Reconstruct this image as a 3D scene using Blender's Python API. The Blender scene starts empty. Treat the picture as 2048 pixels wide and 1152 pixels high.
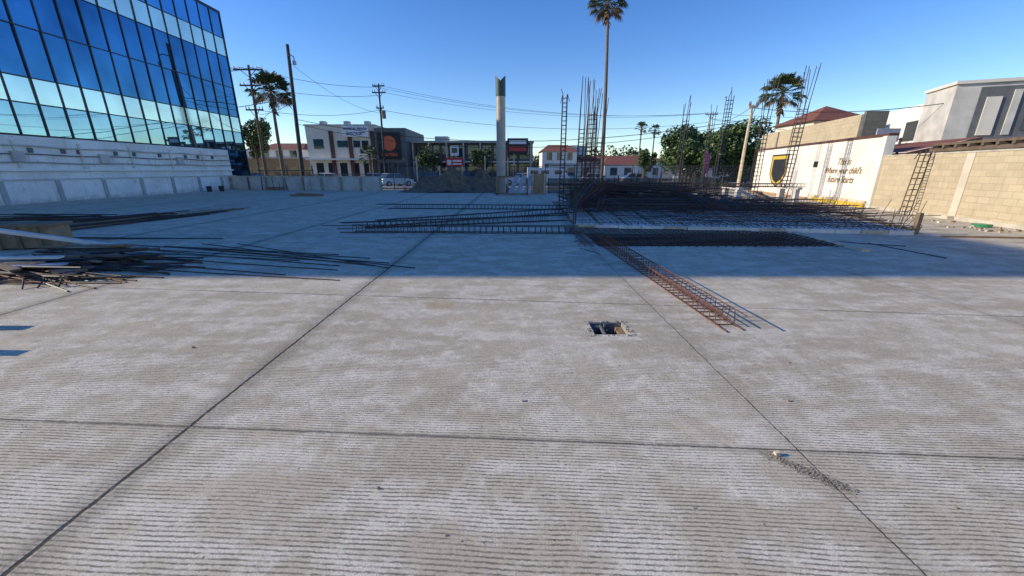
import bpy, math, random
from mathutils import Vector, Matrix
random.seed(7)
R=random.uniform
sc=bpy.context.scene
# ---------------------------------------------------------------- materials
def newmat(name):
    m=bpy.data.materials.new(name); m.use_nodes=True
    nt=m.node_tree; b=nt.nodes['Principled BSDF']
    return m,nt,b
def pbr(name,col,rough=.7,metal=0,var=.25,scale=3.0,bump=.0,bscale=40,spec=.5):
    m,nt,b=newmat(name)
    b.inputs['Roughness'].default_value=rough
    b.inputs['Metallic'].default_value=metal
    b.inputs['Specular IOR Level'].default_value=spec
    g=nt.nodes.new('ShaderNodeNewGeometry')
    n=nt.nodes.new('ShaderNodeTexNoise'); n.inputs['Scale'].default_value=scale; n.inputs['Detail'].default_value=6
    nt.links.new(g.outputs['Position'],n.inputs['Vector'])
    r=nt.nodes.new('ShaderNodeValToRGB')
    r.color_ramp.elements[0].position=.3; r.color_ramp.elements[1].position=.7
    r.color_ramp.elements[0].color=(*[c*(1-var) for c in col],1)
    r.color_ramp.elements[1].color=(*[min(1,c*(1+var)) for c in col],1)
    nt.links.new(n.outputs['Fac'],r.inputs['Fac']); nt.links.new(r.outputs['Color'],b.inputs['Base Color'])
    if bump:
        n2=nt.nodes.new('ShaderNodeTexNoise'); n2.inputs['Scale'].default_value=bscale; n2.inputs['Detail'].default_value=4
        nt.links.new(g.outputs['Position'],n2.inputs['Vector'])
        bp=nt.nodes.new('ShaderNodeBump'); bp.inputs['Strength'].default_value=bump; bp.inputs['Distance'].default_value=.02
        nt.links.new(n2.outputs['Fac'],bp.inputs['Height']); nt.links.new(bp.outputs['Normal'],b.inputs['Normal'])
    return m
class NB:
    def __init__(s,nt): s.nt=nt
    def M(s,op,a,b=None,c=None):
        n=s.nt.nodes.new('ShaderNodeMath'); n.operation=op
        for i,x in enumerate((a,b,c)):
            if x is None: continue
            if isinstance(x,(int,float)): n.inputs[i].default_value=x
            else: s.nt.links.new(x,n.inputs[i])
        return n.outputs[0]
    def noise(s,vec,scale,detail=4,rough=.5):
        n=s.nt.nodes.new('ShaderNodeTexNoise'); n.inputs['Scale'].default_value=scale
        n.inputs['Detail'].default_value=detail; n.inputs['Roughness'].default_value=rough
        s.nt.links.new(vec,n.inputs['Vector']); return n.outputs['Fac']
    def rng(s,v,a,b,c,d):
        n=s.nt.nodes.new('ShaderNodeMapRange'); n.interpolation_type='SMOOTHSTEP'
        s.nt.links.new(v,n.inputs[0])
        for i,x in enumerate((a,b,c,d)): n.inputs[i+1].default_value=x
        return n.outputs[0]
    def mix(s,f,a,b):
        n=s.nt.nodes.new('ShaderNodeMix'); n.data_type='RGBA'
        if isinstance(f,(int,float)): n.inputs[0].default_value=f
        else: s.nt.links.new(f,n.inputs[0])
        for i,x in ((6,a),(7,b)):
            if isinstance(x,tuple): n.inputs[i].default_value=(*x,1)
            else: s.nt.links.new(x,n.inputs[i])
        return n.outputs[2]
    def comb(s,x,y,z):
        n=s.nt.nodes.new('ShaderNodeCombineXYZ')
        for i,v in enumerate((x,y,z)):
            if isinstance(v,(int,float)): n.inputs[i].default_value=v
            else: s.nt.links.new(v,n.inputs[i])
        return n.outputs[0]
def geo_xyz(nt):
    g=nt.nodes.new('ShaderNodeNewGeometry'); s=nt.nodes.new('ShaderNodeSeparateXYZ')
    nt.links.new(g.outputs['Position'],s.inputs[0]); return g.outputs['Position'],s.outputs[0],s.outputs[1],s.outputs[2]

def slab_material():
    m,nt,b=newmat('raked_concrete'); N=NB(nt); P,x,y,z=geo_xyz(nt)
    M=N.M
    big=N.noise(P,.45,5,.55); mid=N.noise(P,2.6,7,.65); fine=N.noise(P,38,5,.7); grain=N.noise(P,150,3,.7)
    sv=N.comb(M('MULTIPLY',x,.5),M('MULTIPLY',y,2.2),0)
    streak=N.noise(sv,2.0,6,.65)
    col=N.mix(N.rng(big,.35,.65,0,1),(.62,.53,.385),(.74,.64,.47))
    patch=N.rng(M('ADD',M('MULTIPLY',mid,.55),M('MULTIPLY',streak,.45)),.45,.57,0,1)
    patch=M('MULTIPLY',patch,N.rng(fine,.32,.56,.25,1))
    col=N.mix(M('MULTIPLY',patch,.9),col,(.95,.87,.71))
    # rake grooves: dirt and cavity shade darkened into the colour
    wob=N.noise(P,1.3,3,.5); wob2=N.noise(P,30,4,.65)
    v=M('ADD',M('ADD',y,M('MULTIPLY',x,.055)),M('ADD',M('MULTIPLY',wob,.05),M('MULTIPLY',wob2,.012)))
    fr=M('FRACT',M('DIVIDE',v,.0245))
    tri=M('ADD',M('ABSOLUTE',M('SUBTRACT',fr,.5)),M('MULTIPLY',M('SUBTRACT',N.noise(P,62,4,.7),.5),.5))
    groove=N.rng(tri,.27,.44,0,1)
    brk=N.rng(N.noise(P,11,5,.75),.34,.56,.22,1)
    zone=N.rng(N.noise(P,.8,4,.6),.30,.50,.5,1)
    gm=M('MULTIPLY',M('MULTIPLY',groove,brk),zone)
    col=N.mix(M('MULTIPLY',gm,.93),col,(.19,.165,.12))
    col=N.mix(M('MULTIPLY',N.rng(fine,.50,.72,0,1),.5),col,(.31,.27,.195))
    col=N.mix(M('MULTIPLY',N.rng(grain,.42,.66,0,1),.5),col,(.29,.25,.18))
    vo=nt.nodes.new('ShaderNodeTexVoronoi'); vo.inputs['Scale'].default_value=7; nt.links.new(P,vo.inputs['Vector'])
    speck=N.rng(vo.outputs['Distance'],.03,.05,1,0)
    col=N.mix(M('MULTIPLY',speck,.8),col,(.06,.06,.06))
    st=N.rng(N.noise(P,1.7,7,.75),.59,.72,0,1)
    col=N.mix(M('MULTIPLY',st,.42),col,(.44,.33,.18))
    st2=N.rng(N.noise(P,.9,8,.7),.56,.72,0,1)
    col=N.mix(M('MULTIPLY',st2,.42),col,(.28,.245,.18))
    def spot(cx,cy,rx,ry):
        a=M('DIVIDE',M('SUBTRACT',x,cx),rx); c=M('DIVIDE',M('SUBTRACT',y,cy),ry)
        dd=M('SQRT',M('ADD',M('MULTIPLY',a,a),M('MULTIPLY',c,c)))
        return N.rng(M('ADD',dd,M('MULTIPLY',M('SUBTRACT',N.noise(P,9,5,.7),.5),1.6)),.5,1.1,1,0)
    col=N.mix(M('MULTIPLY',spot(-.9,4.5,.22,.22),.5),col,(.44,.31,.16))
    u_=M('ADD',M('SUBTRACT',x,1.62),M('MULTIPLY',M('SUBTRACT',y,1.76),.9))
    lim=N.rng(M('ABSOLUTE',M('SUBTRACT',y,1.76)),.10,.22,1,0)
    strip=M('MULTIPLY',N.rng(M('ADD',M('ABSOLUTE',u_),M('MULTIPLY',M('SUBTRACT',N.noise(P,24,5,.75),.5),.12)),.02,.08,1,0),lim)
    col=N.mix(M('MULTIPLY',strip,.7),col,(.22,.19,.135))
    jw=M('MULTIPLY',M('SUBTRACT',N.noise(P,3,5,.7),.5),.035)
    jf=M('MULTIPLY',M('SUBTRACT',N.noise(P,30,3,.7),.5),.014)
    jx=M('ADD',M('ADD',x,2.1),M('ADD',jw,jf))
    d=M('MULTIPLY',M('ABSOLUTE',M('SUBTRACT',M('FRACT',M('ADD',M('DIVIDE',jx,3.81),.5)),.5)),3.81)
    isl=N.rng(x,0,.5,1,.35)
    wd_=M('MULTIPLY',isl,.0145)
    jl=M('MULTIPLY',N.rng(M('DIVIDE',d,wd_),.5,1.1,1,0),N.rng(N.noise(P,20,3),.3,.5,.6,1))
    halo=M('MULTIPLY',M('MULTIPLY',N.rng(d,.01,.20,1,0),isl),N.rng(fine,.35,.6,.4,1))
    for c,s in ((2.01,-.058),(4.67,-.098),(9.4,-.05),(14.3,-.02),(20,0),(26,0)):
        dd=M('ABSOLUTE',M('ADD',M('SUBTRACT',M('SUBTRACT',y,M('MULTIPLY',x,s)),c),M('ADD',M('MULTIPLY',jw,.5),jf)))
        jl=M('MAXIMUM',jl,M('MULTIPLY',N.rng(dd,.002,.0085 if c<6 else .02,1,0),.85))
        halo=M('MAXIMUM',halo,M('MULTIPLY',N.rng(dd,.0,.05,.5,0),brk))
    col=N.mix(M('MULTIPLY',halo,.65),col,(.24,.21,.16))
    col=N.mix(M('MULTIPLY',jl,.88),col,(.045,.04,.035))
    nt.links.new(col,b.inputs['Base Color'])
    b.inputs['Roughness'].default_value=.9; b.inputs['Specular IOR Level'].default_value=.15
    h=M('SUBTRACT',M('ADD',M('MULTIPLY',fine,1.0),M('MULTIPLY',grain,.5)),M('ADD',M('MULTIPLY',gm,.8),M('MULTIPLY',jl,1.5)))
    bp=nt.nodes.new('ShaderNodeBump'); bp.inputs['Strength'].default_value=.65; bp.inputs['Distance'].default_value=.006
    nt.links.new(h,bp.inputs['Height']); nt.links.new(bp.outputs['Normal'],b.inputs['Normal'])
    return m
def block_mat(name,axis,c1,c2,mort,w=.4,h=.2):
    m,nt,b=newmat(name); N=NB(nt); P,x,y,z=geo_xyz(nt)
    br=nt.nodes.new('ShaderNodeTexBrick')
    nt.links.new(N.comb(y if axis=='Y' else x,z,0),br.inputs['Vector'])
    br.inputs['Scale'].default_value=1; br.inputs['Brick Width'].default_value=w; br.inputs['Row Height'].default_value=h
    br.inputs['Mortar Size'].default_value=.010; br.inputs['Mortar Smooth'].default_value=.5
    br.inputs['Color1'].default_value=(*c1,1); br.inputs['Color2'].default_value=(*c2,1); br.inputs['Mortar'].default_value=(*mort,1)
    n=N.rng(N.noise(P,1.6,6,.65),.35,.7,0,1)
    col=N.mix(N.M('MULTIPLY',n,.45),br.outputs['Color'],tuple(c*1.15 for c in c1))
    sv=N.comb(N.M('MULTIPLY',y,1.5),N.M('MULTIPLY',z,.25),x)
    col=N.mix(N.M('MULTIPLY',N.rng(N.noise(sv,3,5,.7),.5,.7,0,1),.3),col,tuple(c*.55 for c in c1))
    col=N.mix(N.M('MULTIPLY',N.noise(P,60,4,.7),.35),col,tuple(c*.5 for c in c1))
    nt.links.new(col,b.inputs['Base Color']); b.inputs['Roughness'].default_value=.92
    bp=nt.nodes.new('ShaderNodeBump'); bp.inputs['Strength'].default_value=.6; bp.inputs['Distance'].default_value=.01
    nt.links.new(N.M('SUBTRACT',N.noise(P,50,4),br.outputs['Fac']),bp.inputs['Height']); nt.links.new(bp.outputs['Normal'],b.inputs['Normal'])
    return m
def stained_white():
    m,nt,b=newmat('stained_white_wall'); N=NB(nt); P,x,y,z=geo_xyz(nt); M=N.M
    col=N.mix(N.rng(N.noise(P,.7,5,.6),.35,.65,0,1),(.72,.69,.63),(.86,.83,.78))
    sv=N.comb(M('MULTIPLY',y,2.0),M('MULTIPLY',z,.35),0)
    col=N.mix(M('MULTIPLY',N.rng(N.noise(sv,2.2,6,.7),.52,.70,0,1),.5),col,(.38,.36,.31))
    col=N.mix(M('MULTIPLY',N.rng(N.noise(P,3.5,6,.75),.60,.68,0,1),.7),col,(.22,.21,.20))
    low=M('MULTIPLY',N.rng(z,.0,.35,1,0),N.rng(N.noise(P,4,5,.7),.35,.6,.2,1))
    col=N.mix(M('MULTIPLY',low,.6),col,(.30,.28,.25))
    nt.links.new(col,b.inputs['Base Color']); b.inputs['Roughness'].default_value=.85
    return m
def tile_mat():
    m,nt,b=newmat('clay_roof_tiles'); N=NB(nt); P,x,y,z=geo_xyz(nt)
    br=nt.nodes.new('ShaderNodeTexBrick'); nt.links.new(N.comb(N.M('ADD',x,y),N.M('MULTIPLY',z,2.2),0),br.inputs['Vector'])
    br.inputs['Scale'].default_value=1; br.inputs['Brick Width'].default_value=.22; br.inputs['Row Height'].default_value=.3
    br.inputs['Mortar Size'].default_value=.03
    br.inputs['Color1'].default_value=(.36,.12,.06,1); br.inputs['Color2'].default_value=(.26,.085,.05,1); br.inputs['Mortar'].default_value=(.10,.04,.03,1)
    nt.links.new(br.outputs['Color'],b.inputs['Base Color']); b.inputs['Roughness'].default_value=.8
    return m
def leafmat(name,a,bb):
    m,nt,b=newmat(name); N=NB(nt); P,x,y,z=geo_xyz(nt)
    col=N.mix(N.rng(N.noise(P,1.6,4,.6),.35,.65,0,1),a,bb)
    nt.links.new(col,b.inputs['Base Color']); b.inputs['Roughness'].default_value=.55
    return m
def netmat(name,col,alpha):
    m,nt,b=newmat(name); b.inputs['Base Color'].default_value=(*col,1); b.inputs['Alpha'].default_value=alpha; b.inputs['Roughness'].default_value=.7
    return m
MAT=dict(
 slab=slab_material(),
 conc=pbr('plain_concrete',(.50,.45,.36),.85,bump=.3),
 concd=pbr('grey_concrete',(.31,.28,.23),.85,bump=.3),
 crumb=pbr('mortar_crumbs',(.25,.215,.16),.95,scale=30,var=.4),
 dirt=pbr('dirt',(.32,.25,.17),.95,bump=.5,bscale=8,scale=.4),
 darkpit=pbr('pit_floor_shade',(.07,.056,.042),.9),  # dark floor of the slab openings, their shade put into the colour
 asphalt=pbr('asphalt',(.06,.06,.062),.9,scale=1.0),
 kerb=pbr('kerb_concrete',(.38,.37,.35),.85),
 wpaint=pbr('white_stucco',(.82,.79,.73),.75,var=.07,scale=1.5,bump=.15),
 wbase=stained_white(),
 wpaint2=pbr('offwhite_stucco',(.70,.65,.55),.8,var=.08,scale=1,bump=.15),
 wmural=pbr('mural_white_paint',(.82,.75,.64),.8,var=.12,scale=1.2,bump=.2),
 bandc=pbr('beige_render_band',(.60,.53,.41),.85,var=.1,scale=2,bump=.2),
 greyst=pbr('grey_stucco',(.38,.37,.35),.8,var=.15,scale=.9),
 greyl=pbr('light_grey_render',(.55,.52,.47),.85,var=.2,scale=1.3,bump=.2),
 dgrey=pbr('dark_grey_render',(.13,.135,.14),.7,var=.15),
 black=pbr('black_paint',(.02,.02,.022),.5),
 frame=pbr('dark_mullion',(.025,.03,.04),.45,metal=.3),
 glass=pbr('blue_reflective_glass',(.055,.19,.36),.03,metal=.95,var=.3,scale=.35),
 glasst=pbr('light_blue_reflective_glass',(.12,.34,.58),.03,metal=.95,var=.2,scale=.35),
 glassl=pbr('clear_reflective_glass',(.24,.40,.50),.02,metal=.95,var=.2,scale=.35),
 mint=pbr('pale_mirror_spandrel',(.70,.84,.76),.10,metal=.75,var=.14,scale=.35),
 win=pbr('dark_window_glass',(.03,.04,.05),.06,var=.2,spec=.8),
 rust=pbr('rusty_rebar',(.15,.058,.03),.8,var=.5,scale=12),
 rustd=pbr('dark_rebar',(.08,.05,.036),.75,var=.4,scale=9),
 iron=pbr('grey_rebar',(.045,.04,.038),.6,var=.3,scale=9),
 steel=pbr('galvanised_steel',(.42,.43,.43),.5,metal=.25,var=.15),
 colm=pbr('primed_steel_column',(.40,.35,.29),.5,metal=.1,var=.12,scale=2),
 green=pbr('dark_green_paint',(.02,.055,.045),.5),
 wood=pbr('weathered_wood',(.25,.17,.10),.85,scale=6),
 woodl=pbr('pale_lumber',(.58,.48,.34),.8,scale=5),
 ply=pbr('plywood',(.38,.24,.13),.8,scale=4),
 polew=pbr('pole_wood',(.14,.10,.07),.9,scale=4),
 poled=pbr('dark_pole',(.04,.04,.038),.8,scale=4),
 foam=pbr('foam_block',(.72,.68,.60),.9,var=.15),
 net=pbr('brown_debris_netting',(.17,.12,.075),.95,var=.4,bump=.6,bscale=6,scale=2.5),
 linkm=netmat('chain_link_mesh',(.25,.25,.25),.16),
 greennet=netmat('green_shade_net',(.03,.06,.05),.75),
 wire=pbr('power_cable',(.02,.02,.02),.6),
 insul=pbr('insulator',(.3,.25,.22),.3),
 tile=tile_mat(),
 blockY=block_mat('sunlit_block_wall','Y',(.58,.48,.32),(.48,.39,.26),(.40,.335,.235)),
 blockX=block_mat('block_wall_shaded_side','X',(.22,.20,.16),(.17,.155,.125),(.11,.10,.085)),  # darker copy of the block: this side's shade is put into its colour
 brown=pbr('red_brown_paint',(.10,.045,.035),.7),
 orange=pbr('orange_paint',(.72,.15,.06),.6,var=.05),
 red=pbr('red_paint',(.55,.03,.03),.5,var=.05),
 yellow=pbr('yellow_paint',(.62,.42,.05),.6,var=.08),
 gold=pbr('gold_brown_lettering',(.20,.12,.055),.7,var=.05),
 whitel=pbr('white_lettering',(.8,.8,.8),.6,var=.03),
 navy=pbr('navy_lettering',(.03,.05,.2),.6,var=.03),
 leafd=leafmat('ficus_foliage',(.03,.065,.018),(.11,.17,.04)),
 leafp=leafmat('palm_foliage',(.035,.06,.02),(.10,.12,.045)),
 leafb=leafmat('shrub_foliage',(.03,.06,.02),(.10,.14,.04)),
 leaffar=leafmat('distant_foliage',(.03,.045,.025),(.07,.085,.05)),
 skirt=pbr('dead_palm_fronds',(.20,.14,.08),.9,scale=3),
 trunk=pbr('palm_trunk',(.17,.13,.10),.9,scale=5,bump=.4),
 bark=pbr('tree_bark',(.10,.075,.055),.9,scale=5),
 cars=pbr('silver_car_paint',(.45,.47,.50),.3,metal=.5,var=.03),
 carb=pbr('pale_blue_car_paint',(.35,.45,.52),.3,metal=.3,var=.03),
 carw=pbr('white_car_paint',(.75,.75,.75),.3,var=.03),
 cark=pbr('dark_car_paint',(.03,.03,.035),.25,var=.03),
 carr=pbr('red_car_paint',(.35,.03,.03),.25,var=.03),
 tyre=pbr('tyre_rubber',(.02,.02,.02),.8),
 pink=pbr('pink_flag_fabric',(.7,.15,.35),.7),
 tub=pbr('green_plastic',(.04,.25,.12),.4),
 skyb=pbr('pale_blue_stucco',(.40,.52,.58),.8),
)
# ---------------------------------------------------------------- mesh builder
class MB:
    def __init__(s,T=None): s.v=[];s.f=[];s.m=[];s.ms=[];s.T=T
    def mi(s,k):
        m=MAT[k]
        if m not in s.ms: s.ms.append(m)
        return s.ms.index(m)
    def add(s,pts,faces,k):
        o=len(s.v); i=s.mi(k)
        for p in pts:
            p=Vector(p)
            s.v.append(s.T@p if s.T else p)
        for f in faces: s.f.append([o+j for j in f]); s.m.append(i)
    def face(s,pts,k): s.add(pts,[list(range(len(pts)))],k)
    def box(s,c,size,k,rot=None):
        hx,hy,hz=[a/2 for a in size]
        P=[Vector((a,b,d)) for a in(-hx,hx) for b in(-hy,hy) for d in(-hz,hz)]
        if rot is not None:
            if isinstance(rot,(int,float)): rot=Matrix.Rotation(rot,3,'Z')
            P=[rot@p for p in P]
        c=Vector(c); s.add([c+p for p in P],[(0,1,3,2),(4,6,7,5),(0,4,5,1),(2,3,7,6),(0,2,6,4),(1,5,7,3)],k)
    def bb(s,x0,x1,y0,y1,z0,z1,k): s.box(((x0+x1)/2,(y0+y1)/2,(z0+z1)/2),(x1-x0,y1-y0,z1-z0),k)
    def beam(s,a,b,w,h,k):
        a=Vector(a);b=Vector(b);d=(b-a); L=d.length; d.normalize()
        u=Vector((0,0,1)).cross(d)
        if u.length<1e-3: u=Vector((1,0,0))
        u.normalize(); n=d.cross(u); rot=Matrix((d,u,n)).transposed()
        s.box((a+b)/2,(L,w,h),k,rot)
    def tube(s,a,b,r,k,r1=None,n=5,cap=False):
        a=Vector(a);b=Vector(b);d=b-a
        if d.length<1e-6: return
        r1=r if r1 is None else r1; d.normalize()
        u=d.cross(Vector((0,0,1)) if abs(d.z)<.9 else Vector((1,0,0))).normalized(); w=d.cross(u)
        P=[]
        for c,rr in((a,r),(b,r1)):
            for i in range(n):
                t=2*math.pi*i/n; P.append(c+(u*math.cos(t)+w*math.sin(t))*rr)
        F=[(i,(i+1)%n,n+(i+1)%n,n+i) for i in range(n)]
        if cap: F+= [tuple(range(n))[::-1],tuple(range(n,2*n))]
        s.add(P,F,k)
    def poly(s,pts,r,k,n=5):
        for a,b in zip(pts,pts[1:]): s.tube(a,b,r,k,n=n)
    def prism(s,fp,z0,z1,k,top=None):
        n=len(fp); P=[(x,y,z0) for x,y in fp]+[(x,y,z1) for x,y in fp]
        s.add(P,[(i,(i+1)%n,n+(i+1)%n,n+i) for i in range(n)],k)
        s.add(P,[tuple(range(n))[::-1],tuple(range(n,2*n))],top or k)
    def build(s,name,origin=(0,0,0),smooth=False):
        o=Vector(origin); me=bpy.data.meshes.new(name)
        me.from_pydata([tuple(p-o) for p in s.v],[],s.f)
        for m in s.ms: me.materials.append(m)
        me.polygons.foreach_set('material_index',s.m)
        if smooth: me.polygons.foreach_set('use_smooth',[True]*len(s.f))
        me.update(); ob=bpy.data.objects.new(name,me); ob.location=o
        sc.collection.objects.link(ob); return ob
def text(name,body,size,loc,rot,k,parent,shear=0,align='CENTER',bold=0,sx=1):
    c=bpy.data.curves.new(name,'FONT'); c.body=body; c.size=size; c.shear=shear; c.align_x=align; c.align_y='CENTER'
    c.extrude=.004; c.offset=bold; c.materials.append(MAT[k])
    o=bpy.data.objects.new(name,c); sc.collection.objects.link(o); o.parent=parent
    o.location=Vector(loc)-parent.location; o.rotation_euler=rot; o.scale=(sx,1,1); return o
RX=(math.pi/2,0,0)
# ---------------------------------------------------------------- ground
g=MB(); g.face([(-900,-300,-.3),(900,-300,-.3),(900,1500,-.3),(-900,1500,-.3)],'dirt'); g.build('ground')
s=MB(); holes=[(.84,1.20,3.60,3.93),(1.9,7.1,8.35,10.1)]
xs=sorted({-24.6,19.2,.84,1.20,1.9,7.1}); ys=sorted({-9,33.5,3.60,3.93,8.35,10.1})
for a,b in zip(xs,xs[1:]):
    for c,d in zip(ys,ys[1:]):
        cx,cy=(a+b)/2,(c+d)/2
        if any(h[0]<cx<h[1] and h[2]<cy<h[3] for h in holes): continue
        s.face([(a,c,0),(b,c,0),(b,d,0),(a,d,0)],'slab')
for i,h in enumerate(holes):
    x0,x1,y0,y1=h; zb=-.16 if i==0 else -.28; k='concd'
    for p,q in(((x0,y0),(x1,y0)),((x1,y0),(x1,y1)),((x1,y1),(x0,y1)),((x0,y1),(x0,y0))):
        s.face([(p[0],p[1],zb),(q[0],q[1],zb),(q[0],q[1],0),(p[0],p[1],0)],k)
    s.face([(x0,y0,zb),(x1,y0,zb),(x1,y1,zb),(x0,y1,zb)],'darkpit')
s.face([(-24.6,33.5,0),(19.2,33.5,0),(19.2,33.5,-.3),(-24.6,33.5,-.3)],'conc')
s.build('concrete_slab')
st=MB(); st.bb(-200,200,44,56,-.296,-.27,'asphalt'); st.build('street')
st=MB()
for i in range(-20,21): st.face([(i*8,49.9,-.264),(i*8+4,49.9,-.264),(i*8+4,50.05,-.264),(i*8,50.05,-.264)],'yellow')
st.build('road_marking')
for y0,y1 in((41.5,44),(56,59)):
    k=MB(); k.bb(-200,200,y0,y1,-.299,-.14,'kerb'); k.build('pavement')
# rubble
rb=MB()
def stone(mb,c,r,k):
    P=[]
    for a in(-1,1):
        for b in(-1,1):
            for d in(-1,1): P.append(Vector(c)+Vector((a*R(.5,1.1),b*R(.5,1.1),d*R(.4,.9)))*r)
    mb.add(P,[(0,1,3,2),(4,6,7,5),(0,4,5,1),(2,3,7,6),(0,2,6,4),(1,5,7,3)],k)
for i in range(300):
    t=min(1,max(0,random.gauss(.6,.25))); y=1.90-t*.27+random.gauss(0,.02); x=1.62-.9*(y-1.76)+random.gauss(0,.018+.018*t); r=R(.0012,.0042)
    stone(rb,(x,y,r*.5),r,random.choice(['crumb','crumb','concd']))
for i in range(90):
    e=random.choice('lrfb'); r=R(.003,.011)
    x=R(.8,1.24); y=R(3.56,3.97)
    if e=='l': x=R(.79,.845)
    if e=='r': x=R(1.195,1.26)
    if e=='f': y=R(3.56,3.60)
    if e=='b': y=R(3.93,3.97)
    stone(rb,(x,y,r*.2),r,random.choice(['crumb','concd','conc']))
stone(rb,(1.555,1.87,.012),.016,'woodl')
for x,y,r in((-.70,1.62,.008),(.08,2.42,.010),(2.0,2.42,.010),(2.2,1.5,.006),(-.3,1.35,.005),(.9,1.5,.005),(-3,3.3,.012),(2.4,3,.008)):
    stone(rb,(x,y,r*.5),r,'dirt')
for i in range(260):
    stone(rb,(R(-7,8),R(1.1,6),.001),R(.0015,.0045),random.choice(['concd','dirt','crumb']))
rb.build('concrete_rubble')
jb=MB(); jb.bb(.95,.97,3.62,3.90,-.15,-.015,'dgrey'); jb.bb(1.13,1.19,3.70,3.92,-.15,-.05,'wood'); jb.bb(.86,.94,3.86,3.92,-.15,-.03,'dgrey')
jb.bb(.845,.853,3.605,3.925,-.15,-.01,'dgrey'); jb.bb(.86,1.12,3.915,3.925,-.15,-.01,'dgrey')
jb.tube((.99,3.86,-.14),(1.0,3.86,.01),.012,'dgrey',n=8); jb.build('floor_junction_box',(1,3.76,0))
# ---------------------------------------------------------------- glass building
B=MB(); X=-24.6; Y0,Y1=6.2,37.6; H=14.3
B.bb(-42,X-.12,Y0,Y1,-.3,H-.15,'frame')
B.bb(-42.1,X+.04,Y0-.05,Y1+.1,H-.15,H+.05,'frame')
rows=[(3.3,4.85,'glassl'),(4.85,6.1,'mint'),(6.1,8.5,'glass'),(8.5,10.9,'glass'),(10.9,12.3,'mint'),(12.3,H-.15,'glasst')]
n=26; dy=(Y1-Y0)/n
for i in range(n):
    a=Y0+i*dy; b=a+dy
    for z0,z1,k in rows:
        t=[R(-.010,.010) for _ in range(3)]
        B.face([(X+t[0],b,z0),(X+t[1],a,z0),(X+t[2],a,z1),(X+t[0]+t[2]-t[1],b,z1)],k)
    B.bb(X-.1,X+.05,a-.035,a+.035,3.25,H-.16,'frame')
    if b>35: 
        for z0,z1 in((-.3,1.5),(1.5,3.3)): B.face([(X,b,z0),(X,a,z0),(X,a,z1),(X,b,z1)],'glass')
for z in(3.3,4.85,6.1,8.5,10.9,12.3): B.bb(X-.1,X+.035,Y0+.01,Y1-.01,z-.03,z+.03,'frame')
B.bb(X-.1,X+.06,Y1-.04,Y1+.06,-.3,H-.16,'frame')
for i in range(14):
    for z0,z1,k in rows: B.face([(X-.15-i*1.2,Y1+.003,z0),(X-1.3-i*1.2,Y1+.003,z0),(X-1.3-i*1.2,Y1+.003,z1),(X-.15-i*1.2,Y1+.003,z1)],k)
B.bb(X-.1,X+.12,Y0,35.1,-.3,3.24,'wbase')
B.bb(X+.12,X+.30,Y0,35.1,1.55,1.66,'wpaint')
B.bb(X+.12,X+.42,Y0,35.0,-.3,1.08,'wbase')
B.bb(X+.12,X+.47,Y0,35.02,1.08,1.16,'greyl')
y=Y0+.5
while y<35: 
    B.bb(X+.42,X+.50,y,y+.2,-.3,1.079,'greyst'); y+=2.4
for z,r,kk in((1.95,.04,'greyst'),(2.35,.03,'dgrey'),(2.75,.045,'greyl')):
    pts=[(X+.2,yy,z+.03*math.sin(yy*1.3)) for yy in range(7,36)]
    B.poly(pts,r,kk,n=6)
for yy in range(8,35,3): B.bb(X+.12,X+.22,yy,yy+.12,1.7,3.0,'wpaint2')
for yy in(19.8,24,29.5): B.bb(X+.12,X+.3,yy,yy+.5,2.0,2.5,'greyl')
for yy in(20.6,22.1,22.9,25.0,26.2,28.1,30.3,31.5,33): B.bb(X+.12,X+.2,yy,yy+.2,2.45,2.68,'dgrey')
B.build('glass_office_building',(-33,22,0))
k=MB()
for x,y in((-23.2,30.4),(-22.7,31)):
    k.tube((x,y,0),(x,y,.42),.15,'black',r1=.18,n=12,cap=True)
k.build('bucket',(-23,30.6,0))
# back parapet
k=MB(); A=Vector((-24.0,34.2,0)); C=Vector((-10.3,31.4,0)); d=(C-A).normalized()
k.beam(A+Vector((0,0,.5)),C+Vector((0,0,.5)),.15,1.1,'greyl'); k.beam(A+Vector((0,0,1.09)),C+Vector((0,0,1.09)),.2,.08,'conc')
for i in range(9):
    p=A+(C-A)*(i/8); k.box((p.x,p.y-.1,.52),(.16,.16,1.0),'concd')
k.build('parapet_wall',A)
k=MB()
for i in range(12):
    p=A+d*R(2,10); k.tube((p.x,p.y-.8,0),(p.x+R(-.1,.1),p.y-.8,R(.4,1.8)),.02,'iron')
k.bb(-20.5,-19,33,33.4,0,.25,'wood'); k.build('starter_bars',(-19,32,0))
# ---------------------------------------------------------------- steel column
k=MB(); cx,cy=-.76,28.4
k.tube((cx,cy,0),(cx,cy,6.45),.31,'colm',n=28); k.tube((cx,cy,6.3),(cx,cy,7.2),.33,'green',n=28)
for t in(.1,1.6,3.2,4.8): k.tube((cx,cy,t),(cx,cy,t+.03),.318,'colm',n=28)
for i in range(28):
    a0=2*math.pi*i/28;a1=2*math.pi*(i+1)/28
    z=lambda a:7.2+.35*abs(math.cos(a))
    k.face([(cx+.33*math.cos(a0),cy+.33*math.sin(a0),7.2),(cx+.33*math.cos(a1),cy+.33*math.sin(a1),7.2),(cx+.33*math.cos(a1),cy+.33*math.sin(a1),z(a1)),(cx+.33*math.cos(a0),cy+.33*math.sin(a0),z(a0))],'green')
k.bb(cx-.5,cx+.5,cy-.5,cy+.5,0,.04,'iron')
k.build('steel_column',(cx,cy,0))
k=MB()
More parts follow.
